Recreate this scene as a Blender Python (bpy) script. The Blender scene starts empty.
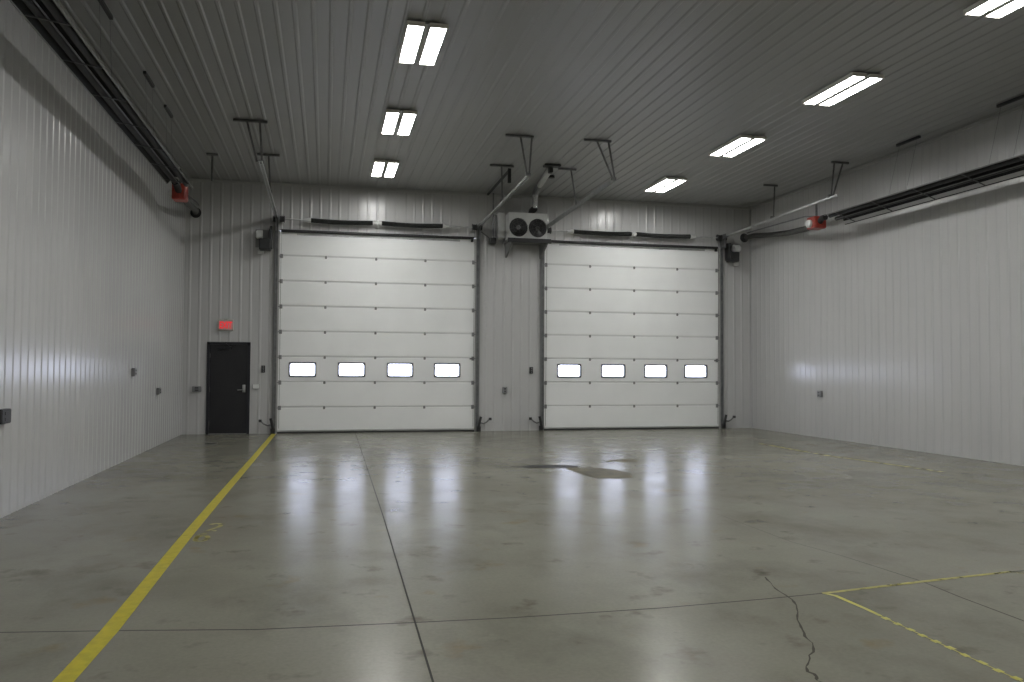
import bpy, bmesh, math, random
from mathutils import Vector, Matrix
random.seed(4)
C = bpy.context.scene.collection
V = Vector
# ------------------------------------------------------------------ room dimensions (metres)
D, XL, XR, ZC, YB = 20.64, -3.25, 11.327, 6.027, -6.5
EYE = 1.5676

# ------------------------------------------------------------------ materials
def mat(name, col, rough=.5, metal=0., spec=.5, emit=None, es=0.):
    m = bpy.data.materials.new(name); m.use_nodes = True
    b = m.node_tree.nodes['Principled BSDF']
    b.inputs['Base Color'].default_value = (*col, 1)
    b.inputs['Roughness'].default_value = rough
    b.inputs['Metallic'].default_value = metal
    b.inputs['Specular IOR Level'].default_value = spec
    if emit:
        b.inputs['Emission Color'].default_value = (*emit, 1)
        b.inputs['Emission Strength'].default_value = es
    return m

def noisy(name, c1, c2, scale, rough=(.4, .5), metal=0., stretch=(1, 1, 1), bump=0., spec=.5, detail=6):
    """two-tone procedural surface with noise-driven colour and roughness"""
    m = mat(name, c1, rough[0], metal, spec); nt = m.node_tree; n = nt.nodes; b = n['Principled BSDF']
    tc = n.new('ShaderNodeTexCoord'); mp = n.new('ShaderNodeMapping'); nz = n.new('ShaderNodeTexNoise')
    mp.inputs['Scale'].default_value = stretch
    nz.inputs['Scale'].default_value = scale; nz.inputs['Detail'].default_value = detail
    nt.links.new(tc.outputs['Object'], mp.inputs[0]); nt.links.new(mp.outputs[0], nz.inputs[0])
    cr = n.new('ShaderNodeValToRGB')
    cr.color_ramp.elements[0].position = .35; cr.color_ramp.elements[1].position = .65
    cr.color_ramp.elements[0].color = (*c1, 1); cr.color_ramp.elements[1].color = (*c2, 1)
    nt.links.new(nz.outputs[0], cr.inputs[0]); nt.links.new(cr.outputs[0], b.inputs['Base Color'])
    mr = n.new('ShaderNodeMapRange'); mr.inputs[3].default_value = rough[0]; mr.inputs[4].default_value = rough[1]
    nt.links.new(nz.outputs[0], mr.inputs[0]); nt.links.new(mr.outputs[0], b.inputs['Roughness'])
    if bump:
        bp = n.new('ShaderNodeBump'); bp.inputs['Strength'].default_value = bump; bp.inputs['Distance'].default_value = .01
        nt.links.new(nz.outputs[0], bp.inputs['Height']); nt.links.new(bp.outputs[0], b.inputs['Normal'])
    return m

M = {}
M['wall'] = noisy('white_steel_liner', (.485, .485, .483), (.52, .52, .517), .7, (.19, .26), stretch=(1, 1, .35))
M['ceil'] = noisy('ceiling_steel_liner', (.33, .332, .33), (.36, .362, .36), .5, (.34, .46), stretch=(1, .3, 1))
M['trim'] = mat('trim_steel', (.42, .42, .41), .4)
M['jamb'] = mat('jamb_steel', (.25, .25, .255), .45)
M['door'] = noisy('door_skin', (.83, .84, .835), (.87, .88, .875), 1.2, (.34, .44), bump=.02)
M['galv'] = noisy('galvanised_steel', (.40, .41, .41), (.52, .53, .53), 9, (.34, .50), metal=.5)
M['track'] = noisy('track_steel', (.17, .175, .18), (.26, .265, .27), 7, (.35, .5), metal=.6)  # door rails are galvanised; their shade is put into this darker grey
M['angle'] = noisy('perforated_angle_steel', (.14, .14, .14), (.21, .21, .21), 8, (.4, .55), metal=.5)
M['shiny'] = noisy('flue_steel', (.80, .81, .81), (.88, .89, .89), 3, (.20, .28), metal=.8)
M['black'] = mat('black_rubber', (.012, .012, .013), .6)
M['spring'] = noisy('oiled_spring_steel', (.014, .016, .015), (.028, .030, .028), 14, (.35, .5), metal=.3)
M['dark'] = noisy('dark_housing', (.020, .021, .022), (.032, .033, .034), 5, (.4, .55))
M['grey'] = noisy('grey_housing', (.17, .175, .17), (.22, .225, .22), 5, (.4, .5))
M['lgrey'] = noisy('light_grey_cabinet', (.60, .61, .60), (.67, .68, .67), 4, (.38, .48))
M['box'] = mat('outlet_box_grey', (.15, .15, .155), .5)
M['plate'] = mat('cover_plate', (.24, .245, .25), .4, .2)
M['red'] = noisy('red_enamel', (.32, .035, .022), (.38, .046, .028), 6, (.3, .4))
M['reflector'] = noisy('heater_reflector', (.013, .013, .013), (.022, .022, .022), 4, (.55, .7), spec=.2)
M['lit_wing'] = mat('painted_lit_reflector', (.50, .50, .49), .5, .1)  # lamplight on the reflector's outer side, put into the colour
M['lip'] = mat('reflector_lip', (.20, .20, .19), .5, .3)
M['tube'] = noisy('burner_tube', (.010, .010, .010), (.018, .017, .016), 6, (.5, .65))
M['duct'] = noisy('dark_flexible_duct', (.055, .056, .050), (.085, .086, .080), 12, (.4, .5), metal=.3)
M['mandoor'] = noisy('charcoal_door_paint', (.011, .011, .014), (.015, .015, .018), 3, (.38, .46))
M['mframe'] = mat('door_frame_paint', (.015, .016, .022), .4)
M['chrome'] = mat('satin_lever', (.42, .42, .42), .35, .9)
M['wframe'] = mat('window_frame_grey', (.11, .115, .12), .45)
M['hbar'] = mat('heater_crossbar', (.05, .05, .05), .5)
M['tray'] = mat('fixture_tray', (.42, .42, .41), .4)
M['endcap'] = mat('fixture_end_cap', (.74, .70, .64), .5)
M['fixture'] = mat('fixture_white', (.80, .80, .78), .35)
M['lamp'] = mat('lamp_glow', (.9, .9, .88), .4, emit=(1., 1., .975), es=29.)
M['exitface'] = mat('exit_sign_face', (.44, .29, .28), .4, emit=(1., .12, .12), es=.08)
M['exitred'] = mat('exit_sign_letters', (.7, .02, .03), .4, emit=(1., .045, .06), es=.26)
M['exithouse'] = mat('exit_sign_housing', (.30, .33, .29), .45)
M['fanblade'] = mat('fan_blade', (.032, .033, .037), .45)
M['fanhub'] = mat('fan_hub', (.22, .22, .23), .4, .4)
M['joint'] = mat('joint_filler', (.045, .045, .040), .9, 0., .05)
M['crack'] = mat('crack_dirt', (.050, .048, .038), .9, 0., .05)
M['wire'] = mat('steel_wire', (.12, .12, .12), .5, .5)

def worn(name, c1, c2, scale, lo, hi):
    """floor paint worn through in patches"""
    m = noisy(name, c1, c2, 14, (.45, .6)); nt = m.node_tree; n = nt.nodes
    out = n['Material Output']; b = n['Principled BSDF']
    tr = n.new('ShaderNodeBsdfTransparent'); mx = n.new('ShaderNodeMixShader')
    tc = n.new('ShaderNodeTexCoord'); nz = n.new('ShaderNodeTexNoise'); nz.inputs['Scale'].default_value = scale; nz.inputs['Detail'].default_value = 8
    mr = n.new('ShaderNodeMapRange'); mr.inputs[1].default_value = lo; mr.inputs[2].default_value = hi
    nt.links.new(tc.outputs['Object'], nz.inputs[0]); nt.links.new(nz.outputs[0], mr.inputs[0])
    nt.links.new(mr.outputs[0], mx.inputs[0]); nt.links.new(tr.outputs[0], mx.inputs[1]); nt.links.new(b.outputs[0], mx.inputs[2])
    nt.links.new(mx.outputs[0], out.inputs[0])
    return m
M['yellow'] = worn('yellow_floor_paint', (.44, .375, .014), (.36, .315, .028), 5, .18, .34)
M['yellow_worn'] = worn('worn_yellow_paint', (.34, .305, .04), (.26, .24, .06), 9, .30, .52)
M['yellow_faint'] = worn('faint_yellow_paint', (.33, .29, .05), (.28, .25, .07), 7, .30, .58)
M['yellow_dash'] = worn('dashed_yellow_paint', (.44, .40, .05), (.36, .34, .07), 20, .1, .35)

def floor_material():
    m = mat('polished_concrete', (.2, .2, .18), .3, 0., .09); nt = m.node_tree; n = nt.nodes; L = nt.links; b = n['Principled BSDF']
    tc = n.new('ShaderNodeTexCoord')
    def noise(scale, detail, stretch=(1, 1, 1), off=(0, 0, 0), rough=.55):
        mp = n.new('ShaderNodeMapping'); mp.inputs['Scale'].default_value = stretch; mp.inputs['Location'].default_value = off
        nz = n.new('ShaderNodeTexNoise'); nz.inputs['Scale'].default_value = scale; nz.inputs['Detail'].default_value = detail
        nz.inputs['Roughness'].default_value = rough
        L.new(tc.outputs['Object'], mp.inputs[0]); L.new(mp.outputs[0], nz.inputs[0]); return nz.outputs[0]
    def ramp(src, stops):
        r = n.new('ShaderNodeValToRGB'); e = r.color_ramp.elements
        while len(e) < len(stops): e.new(.5)
        for k, (p, c) in enumerate(stops): e[k].position = p; e[k].color = (*c, 1)
        L.new(src, r.inputs[0]); return r.outputs[0]
    def mul(a, c, f=1.):
        x = n.new('ShaderNodeMix'); x.data_type = 'RGBA'; x.blend_type = 'MULTIPLY'; x.inputs[0].default_value = f
        L.new(a, x.inputs[6]); L.new(c, x.inputs[7]); return x.outputs[2]
    base = ramp(noise(.35, 7), [(.30, (.150, .146, .114)), (.50, (.188, .184, .149)), (.72, (.222, .218, .181))])
    patch = ramp(noise(1.1, 9, (1, .7, 1), (3, 1, 0), .62), [(.28, (.70, .70, .68)), (.50, (1, 1, 1)), (.75, (1.05, 1.05, 1.05))])
    spots = ramp(noise(2.6, 4, (1, 1, 1), (7, 2, 0), .6), [(.26, (.58, .57, .54)), (.40, (1, 1, 1)), (1, (1, 1, 1))])
    rust = ramp(noise(1.7, 5, (1, 1, 1), (13, 5, 0)), [(.28, (.96, .86, .72)), (.36, (1, 1, 1)), (1, (1, 1, 1))])
    fine = ramp(noise(38, 4), [(.3, (.93, .93, .93)), (.7, (1.04, 1.04, 1.04))])
    L.new(mul(mul(mul(mul(base, patch), spots), rust), fine), b.inputs['Base Color'])
    mr = n.new('ShaderNodeMapRange'); mr.inputs[1].default_value = .3; mr.inputs[2].default_value = .7
    mr.inputs[3].default_value = .185; mr.inputs[4].default_value = .262
    L.new(noise(1.6, 8, (1, 1, 1), (2, 9, 0), .6), mr.inputs[0]); L.new(mr.outputs[0], b.inputs['Roughness'])
    bp = n.new('ShaderNodeBump'); bp.inputs['Strength'].default_value = .17; bp.inputs['Distance'].default_value = .02
    L.new(noise(2.2, 5, (1, 1.6, 1), (1, 4, 0)), bp.inputs['Height']); L.new(bp.outputs[0], b.inputs['Normal'])
    return m
M['floor'] = floor_material()

def glass(name):
    m = bpy.data.materials.new(name); m.use_nodes = True; nt = m.node_tree; n = nt.nodes; n.clear()
    out = n.new('ShaderNodeOutputMaterial'); tr = n.new('ShaderNodeBsdfTransparent'); gl = n.new('ShaderNodeBsdfGlossy'); mx = n.new('ShaderNodeMixShader')
    fr = n.new('ShaderNodeFresnel'); fr.inputs[0].default_value = 1.49
    tr.inputs[0].default_value = (.93, .95, .96, 1); gl.inputs['Roughness'].default_value = .03
    nt.links.new(fr.outputs[0], mx.inputs[0]); nt.links.new(tr.outputs[0], mx.inputs[1]); nt.links.new(gl.outputs[0], mx.inputs[2]); nt.links.new(mx.outputs[0], out.inputs[0])
    return m
M['pane'] = glass('acrylic_pane')

def puddle_material():
    m = noisy('dirty_puddle', (.055, .048, .022), (.15, .135, .08), 4, (.38, .6), spec=.12); return m
M['puddle'] = puddle_material()
M['wet'] = noisy('wet_streak', (.022, .022, .020), (.040, .040, .036), 4, (.4, .6), spec=.1)

# ------------------------------------------------------------------ mesh helpers (all coordinates in world metres)
class MB:
    def __init__(s): s.bm = bmesh.new()
    def box(s, a, b, bev=0., seg=1, rot=None):
        """axis box from corner a to corner b, optional bevel, optional (angle, axis) about its centre"""
        lo = V([min(a[i], b[i]) for i in range(3)]); hi = V([max(a[i], b[i]) for i in range(3)]); c = (lo + hi) / 2
        vs = bmesh.ops.create_cube(s.bm, size=1)['verts']
        for v in vs: v.co = V([v.co[i] * (hi[i] - lo[i]) for i in range(3)])
        if bev:
            es = list({e for v in vs for e in v.link_edges})
            r = bmesh.ops.bevel(s.bm, geom=es, offset=bev, segments=seg, affect='EDGES', profile=.5)
            vs = list({v for f in r['faces'] for v in f.verts} | {v for v in vs if v.is_valid})
            vs = list({v for v0 in vs for e in v0.link_edges for v in e.verts} | set(vs))
        if rot: bmesh.ops.rotate(s.bm, verts=vs, cent=(0, 0, 0), matrix=Matrix.Rotation(rot[0], 3, rot[1]))
        for v in vs: v.co += c
        return s
    def tube(s, pts, r, seg=10, caps=True, ribs=0, ribr=0.):
        """round tube along a polyline; ribs > 0 corrugates it"""
        pts = [V(p) for p in pts]
        if ribs:
            tot = sum((pts[i + 1] - pts[i]).length for i in range(len(pts) - 1)); q = []; k = ribs * 2
            for j in range(k + 1):
                d = tot * j / k
                for i in range(len(pts) - 1):
                    l = (pts[i + 1] - pts[i]).length
                    if d <= l + 1e-9 or i == len(pts) - 2: q.append(pts[i].lerp(pts[i + 1], min(1, d / l))); break
                    d -= l
            pts = q; rs = [r + (ribr if j % 2 else 0) for j in range(len(pts))]
        else: rs = r if isinstance(r, (list, tuple)) else [r] * len(pts)
        up = None; rings = []
        for i, p in enumerate(pts):
            t = ((pts[i] - pts[i - 1]).normalized() if i else V()) + ((pts[i + 1] - p).normalized() if i < len(pts) - 1 else V())
            t.normalize()
            if up is None:
                up = t.orthogonal().normalized()
            up = (up - t * up.dot(t)).normalized(); sd = t.cross(up)
            rings.append([s.bm.verts.new(p + (up * math.cos(2 * math.pi * k / seg) + sd * math.sin(2 * math.pi * k / seg)) * rs[i]) for k in range(seg)])
        for a, b in zip(rings, rings[1:]):
            for k in range(seg): s.bm.faces.new((a[k], a[(k + 1) % seg], b[(k + 1) % seg], b[k]))
        if caps: s.bm.faces.new(rings[0][::-1]); s.bm.faces.new(rings[-1])
        return s
    def cyl(s, p, q, r, seg=20): return s.tube([p, q], r, seg)
    def sweep(s, prof, path, side=V((1, 0, 0)), close=True):
        """sweep a 2-D outline (u along side, v along the path normal) on a polyline"""
        path = [V(p) for p in path]; rings = []
        for i, p in enumerate(path):
            t = ((path[i] - path[i - 1]).normalized() if i else V()) + ((path[i + 1] - p).normalized() if i < len(path) - 1 else V())
            t.normalize(); sd = (side - t * side.dot(t)).normalized(); nn = sd.cross(t)
            rings.append([s.bm.verts.new(p + sd * u + nn * v) for u, v in prof])
        n = len(prof)
        for a, b in zip(rings, rings[1:]):
            for k in range(n if close else n - 1): s.bm.faces.new((a[k], a[(k + 1) % n], b[(k + 1) % n], b[k]))
        if close: s.bm.faces.new(rings[0][::-1]); s.bm.faces.new(rings[-1])
        return s
    def strip(s, pts, w, z0, h=.001):
        """flat strip of width w (number or list) on the floor"""
        pts = [V((p[0], p[1], 0)) for p in pts]; ws = w if isinstance(w, (list, tuple)) else [w] * len(pts); L = []; R = []
        for i, p in enumerate(pts):
            t = ((pts[i] - pts[i - 1]).normalized() if i else V()) + ((pts[i + 1] - p).normalized() if i < len(pts) - 1 else V())
            t.normalize(); nn = V((-t.y, t.x, 0)); L.append(p + nn * ws[i] / 2); R.append(p - nn * ws[i] / 2)
        s.prism(None, z0, z0 + h, rails=(L, R)); return s
    def prism(s, poly, z0, z1, rails=None):
        if rails:
            L, R = rails
            for i in range(len(L) - 1):
                q = [L[i], R[i], R[i + 1], L[i + 1]]
                v = [s.bm.verts.new((c.x, c.y, z0)) for c in q] + [s.bm.verts.new((c.x, c.y, z1)) for c in q]
                s.bm.faces.new(v[4:]); s.bm.faces.new(v[3::-1])
                for a, b in ((0, 1), (2, 3)): s.bm.faces.new((v[a], v[b], v[b + 4], v[a + 4]))
                if i == 0: s.bm.faces.new((v[3 - 3], v[4], v[7], v[3]))
            return s
        lo = [s.bm.verts.new((x, y, z0)) for x, y in poly]; hi = [s.bm.verts.new((x, y, z1)) for x, y in poly]; n = len(poly)
        s.bm.faces.new(hi); s.bm.faces.new(lo[::-1])
        for k in range(n): s.bm.faces.new((lo[k], lo[(k + 1) % n], hi[(k + 1) % n], hi[k]))
        return s
    def extrude_x(s, poly, x0, x1):
        """closed outline in (y, z) extruded along x"""
        a = [s.bm.verts.new((x0, y, z)) for y, z in poly]; b = [s.bm.verts.new((x1, y, z)) for y, z in poly]; n = len(poly)
        s.bm.faces.new(a); s.bm.faces.new(b[::-1])
        for k in range(n): s.bm.faces.new((a[k], b[k], b[(k + 1) % n], a[(k + 1) % n]))
        return s
    def extrude_y(s, poly, y0, y1):
        a = [s.bm.verts.new((x, y0, z)) for x, z in poly]; b = [s.bm.verts.new((x, y1, z)) for x, z in poly]; n = len(poly)
        s.bm.faces.new(a); s.bm.faces.new(b[::-1])
        for k in range(n): s.bm.faces.new((a[k], b[k], b[(k + 1) % n], a[(k + 1) % n]))
        return s
    def build(s, name, m, parent=None, smooth=0):
        bmesh.ops.recalc_face_normals(s.bm, faces=s.bm.faces[:])
        me = bpy.data.meshes.new(name)
        o = bpy.data.objects.new(name, me); C.objects.link(o)
        if parent:
            off = -world_loc(parent)
            for v in s.bm.verts: v.co += off
            o.parent = parent
        s.bm.to_mesh(me); s.bm.free(); me.materials.append(M[m] if isinstance(m, str) else m)
        if smooth:
            for p in me.polygons: p.use_smooth = True
            try: me.set_sharp_from_angle(angle=math.radians(smooth))
            except Exception: pass
        return o

def world_loc(o):
    l = V(o.location)
    while o.parent: o = o.parent; l += V(o.location)
    return l

def tag(o, label=None, cat=None, group=None, kind=None):
    if label: o['label'] = label
    if cat: o['category'] = cat
    if group: o['group'] = group
    if kind: o['kind'] = kind
    return o
def thing(name, loc, label, cat, group=None, kind=None):
    o = bpy.data.objects.new(name, None); C.objects.link(o); o.location = loc; o.empty_display_size = .1
    return tag(o, label, cat, group, kind)
def copy_tree(o, parent=None):
    c = o.copy(); C.objects.link(c)
    if parent: c.parent = parent
    for ch in list(o.children): copy_tree(ch, c)
    return c

# ------------------------------------------------------------------ ribbed steel liner
PITCH = .2286; RIB = .0075; CRIB = .0130
def rib_profile(u0, u1, phase=0., rib=RIB):
    """(u, height) outline of the ribbed panel from u0 to u1"""
    pts = []
    k = math.floor((u0 - phase) / PITCH) - 1
    while phase + k * PITCH < u1 + PITCH:
        c = phase + k * PITCH
        pts += [(c - .036, 0), (c - .014, rib), (c + .014, rib), (c + .036, 0)]; k += 1
    def h(u):
        for (a, ha), (b, hb) in zip(pts, pts[1:]):
            if a <= u <= b: return ha + (hb - ha) * (u - a) / max(b - a, 1e-9)
        return 0
    return [(u0, h(u0))] + [p for p in pts if u0 < p[0] < u1] + [(u1, h(u1))]
def ribbed(mb, f, u0, u1, v0, v1, phase=0., back=.12, rib=None):
    """solid ribbed slab; f(u, v, height) -> world point"""
    pr = rib_profile(u0, u1, phase, rib or RIB) + [(u1, -back), (u0, -back)]
    a = [mb.bm.verts.new(f(u, v0, h)) for u, h in pr]; b = [mb.bm.verts.new(f(u, v1, h)) for u, h in pr]; n = len(pr)
    for k in range(n): mb.bm.faces.new((a[k], a[(k + 1) % n], b[(k + 1) % n], b[k]))
    mb.bm.faces.new(a[::-1]); mb.bm.faces.new(b)

# ------------------------------------------------------------------ the shell
DL = (-1.105, 3.675); DR = (5.475, 10.343)          # overhead door openings
MD = (-2.695, -1.755)                               # service door
DTOP = 4.875
b = MB(); b.box((XL - .3, YB - .3, -.15), (XR + .3, D + .3, 0)); floor = b.build('floor', 'floor')
tag(floor, 'bare grey polished concrete floor of the garage bay', 'floor', kind='structure')

b = MB(); ribbed(b, lambda u, v, h: V((XL + h, u, v)), YB, D + .12, 0, ZC)
tag(b.build('wall_left', 'wall'), 'long white ribbed steel wall on the left', 'wall', kind='structure')
b = MB(); ribbed(b, lambda u, v, h: V((XR - h, u, v)), YB, D + .12, 0, ZC)
tag(b.build('wall_right', 'wall'), 'long white ribbed steel wall on the right', 'wall', kind='structure')
b = MB(); F = lambda u, v, h: V((u, D - h, v))
for u0, u1, v0, v1 in ((XL, MD[0] - .02, 0, ZC), (MD[0] - .02, MD[1] + .02, 2.17, ZC), (MD[1] + .02, DL[0], 0, ZC),
                       (DL[0], DL[1], DTOP, ZC), (DL[1], DR[0], 0, ZC), (DR[0], DR[1], DTOP, ZC), (DR[1], XR, 0, ZC)):
    ribbed(b, F, u0, u1, v0, v1, .07)
tag(b.build('wall_back', 'wall'), 'white ribbed steel end wall with two overhead doors', 'wall', kind='structure')
b = MB(); ribbed(b, lambda u, v, h: V((u, YB + h, v)), XL, XR, 0, ZC)
tag(b.build('wall_front', 'wall'), 'white ribbed steel wall behind the camera', 'wall', kind='structure')
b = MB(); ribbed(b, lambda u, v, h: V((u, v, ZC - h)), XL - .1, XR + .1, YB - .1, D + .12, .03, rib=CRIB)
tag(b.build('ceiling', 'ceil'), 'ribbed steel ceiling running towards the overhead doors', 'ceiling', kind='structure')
# corner trims
b = MB(); b.box((XL, D - .05, ZC - .075), (XR, D - .0080, ZC - .0132))
tag(b.build('trim_1', 'trim'), 'steel trim along the top of the end wall', 'trim', kind='structure')
for k, (x0, x1) in enumerate(((XL + .0080, XL + .05), (XR - .05, XR - .0080))):
    b = MB(); b.box((x0, YB + .02, ZC - .07), (x1, D - .05, ZC - .0132))
    tag(b.build('trim_%d' % (k + 2), 'trim'), ('steel trim along the top of the left wall', 'steel trim along the top of the right wall')[k], 'trim', kind='structure')
# steel trims around the overhead doors
n = 4
for (x0, x1), w in ((DL, 'left'), (DR, 'right')):
    for sx, xx in ((-1, x0), (1, x1)):
        b = MB(); b.box((xx, D - .030, 0), (xx + sx * .13, D - .0077, 5.05)).box((xx - sx * .004, D - .030, 0), (xx + sx * .004, D + .1, DTOP))
        tag(b.build('trim_%d' % n, 'trim'), 'steel jamb trim at the %s edge of the %s overhead door' % ('left' if sx < 0 else 'right', w), 'trim', kind='structure'); n += 1
# slab joints and the crack in the concrete
b = MB(); b.strip([(XL, 5.56), (-1.857, 5.49), (-1.123, 5.375), (-.384, 5.24), (.567, 5.185), (1.167, 5.16), (2.182, 5.17), (2.986, 5.23), (3.461, 5.28), (4.413, 5.425), (5.269, 5.54), (8, 5.75), (XR, 5.95)], .014, .0002, .0006)
b.strip([(.40, YB), (.546, 4.19), (.62, 9), (.70, 17), (.735, D - .03)], .012, .0002, .0006)
b.build('control_joint', 'joint', floor)
b = MB(); b.strip([(4.29, YB), (4.306, 4.44), (4.322, 5.0), (4.36, 5.43), (4.29, 6.3), (4.18, 6.9), (4.185, 8.4)], [.013] * 4 + [.007, .005, .003], .0002, .0006)
b.build('hairline_joint', 'crack', floor)
ck = [(3.282, 5.777), (3.203, 5.527), (3.144, 5.293), (3.123, 5.12), (3.021, 4.905), (2.873, 4.676), (2.804, 4.511), (2.753, 4.337), (2.666, 4.2), (2.554, 4.062), (2.489, 3.969), (2.465, 3.858), (2.445, 3.793), (2.40, 3.55), (2.31, 3.3), (2.28, 2.9)]
cp = []
for (a, c) in zip(ck, ck[1:]):
    for t in (0, .33, .66): cp.append((a[0] + (c[0] - a[0]) * t + random.uniform(-.013, .013), a[1] + (c[1] - a[1]) * t))
b = MB(); b.strip(cp, [random.uniform(.004, .020) for _ in cp], .0002, .0006); b.build('crack', 'crack', floor)

# ------------------------------------------------------------------ sectional overhead doors
def overhead_door(name, x0, x1, wins, hinges, label):
    root = thing(name, ((x0 + x1) / 2, D + .03, 0), label, 'overhead door', kind='structure')
    H = 4.86; nsec = 8; hs = H / nsec; yf, yb = D - .012, D + .045
    for k in range(nsec):
        z0, z1 = k * hs + (.032 if k == 0 else .004), (k + 1) * hs - .004
        b = MB()
        prof = lambda za, zb: [(yf + .030, za), (yf + .020, za + .012), (yf, za + .040), (yf, zb - .004), (yf + .002, zb - .001), (yf + .030, zb), (yb, zb), (yb, za)]
        if k != 2: b.extrude_x(prof(z0, z1), x0 + .005, x1 - .005)
        else:
            zw0, zw1 = 1.352, 1.702
            b.extrude_x([(yf + .030, z0), (yf + .020, z0 + .012), (yf, z0 + .040), (yf, zw0), (yb, zw0), (yb, z0)], x0 + .005, x1 - .005)
            b.extrude_x([(yf, zw1), (yf, z1 - .004), (yf + .002, z1 - .001), (yf + .030, z1), (yb, z1), (yb, zw1)], x0 + .005, x1 - .005)
            xs = [x0 + .005] + [v for w in wins for v in w] + [x1 - .005]
            for a, c in zip(xs[::2], xs[1::2]): b.box((a, yf, zw0), (c, yb, zw1))
        if k < nsec - 1: b.box((x0 + .012, yb - .022, z1 - .01), (x1 - .012, yb - .004, z1 + .020))
        if k == 0: pass
        p = b.build('door_panel', 'door', root)
        if k == 2:
            for a, c in wins:
                b = MB(); fr = .030; r = .045
                def rr(xa, xb, za, zb, rad):
                    out = []
                    for cx, cz, a0 in ((xb - rad, zb - rad, 0), (xa + rad, zb - rad, 90), (xa + rad, za + rad, 180), (xb - rad, za + rad, 270)):
                        for q in range(5):
                            t = math.radians(a0 + q * 22.5); out.append((cx + rad * math.cos(t), cz + rad * math.sin(t)))
                    return out
                o_, i_ = rr(a - .006, c + .006, zw0 - .006, zw1 + .006, .062), rr(a + fr, c - fr, zw0 + fr, zw1 - fr, r)
                # square backing ring closes the corners behind the rounded frame
                oo = rr(a, c, zw0, zw1, .001)
                rings = []
                for pl, yy in ((o_, yf - .001), (o_, yf - .014), (i_, yf - .014), (i_, yb), (oo, yb), (oo, yf - .001)):
                    rings.append([b.bm.verts.new((x, yy, z)) for x, z in pl])
                rings.append(rings[0])
                for A, B_ in zip(rings, rings[1:]):
                    for q in range(20): b.bm.faces.new((A[q], A[(q + 1) % 20], B_[(q + 1) % 20], B_[q]))
                b.build('window_frame', 'wframe', p)
                b = MB(); b.box((a + .003, yf + .018, zw0 + .003), (c - .003, yf + .024, zw1 - .003)); b.build('window_pane', 'pane', p)
        if k < nsec - 1:
            for q in (1, 2, 3):
                hx = hinges[q - 1]; hz = (k + 1) * hs
                b = MB(); b.box((hx - .024, yf - .006, hz + .004), (hx + .024, yf - .0005, hz + .034), .002).box((hx - .024, yf - .006, hz - .034), (hx + .024, yf - .0005, hz - .004), .002)
                b.cyl((hx - .028, yf - .008, hz), (hx + .028, yf - .008, hz), .011, 8)
                b.build('hinge', 'grey', p)
            for hx in (x0 + .05, x1 - .05):
                hz = (k + 1) * hs
                b = MB(); b.box((hx - .035, yf - .006, hz - .05), (hx + .035, yf - .0005, hz + .05), .002).cyl((hx, yf - .02, hz), (hx + (.07 if hx > x0 + 1 else -.07), yf - .02, hz), .011, 8)
                b.build('roller_hinge', 'jamb', p)
    b = MB(); b.box((x0 + .004, yf - .004, .0), (x1 - .004, yb, .032)); b.build('bottom_seal', 'black', root)
    # dark weather strip with its strut over the top section
    b = MB(); b.box((x0 + .03, yf - .10, 4.832), (x1 - .05, yf - .002, 4.888), .006); b.box((x1 - .13, yf - .10, 4.76), (x1 - .07, yf - .04, 4.832), .006)
    b.build('top_seal', 'black', root)
    b = MB(); b.sweep([(-.02, 0), (.02, 0), (.02, .012), (-.02, .012)], [(x0 + .4, yf - .012, 4.79), (x1 - .4, yf - .012, 4.79)], side=V((0, 0, 1)))
    for fx in (.33, .66): b.box((x0 + (x1 - x0) * fx - .06, yf - .02, 4.765), (x0 + (x1 - x0) * fx + .06, yf - .001, 4.81), .003)
    b.build('top_rail', 'galv', root)
    b = MB(); mx = x1 - .08; b.box((mx - .05, yf - .03, 1.80), (mx + .03, yf - .0005, 1.835), .004).cyl((mx - .02, yf - .015, 1.818), (mx - .02, yf - .055, 1.818), .012, 8)
    b.build('slide_lock', 'angle', root)
    return root
WL = [(-.849, -.213), (.303, .954), (1.485, 2.127), (2.647, 3.305)]
WR = [(5.829, 6.476), (7.02, 7.682), (8.213, 8.862), (9.348, 10.012)]
overhead_door('door_1', *DL, WL, (-.014, 1.195, 2.41), 'wide white sectional overhead door on the left, beside the dark service door')
overhead_door('door_2', *DR, WR, (6.714, 7.932, 9.152), 'wide white sectional overhead door on the right, below the twin-fan heater')

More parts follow.
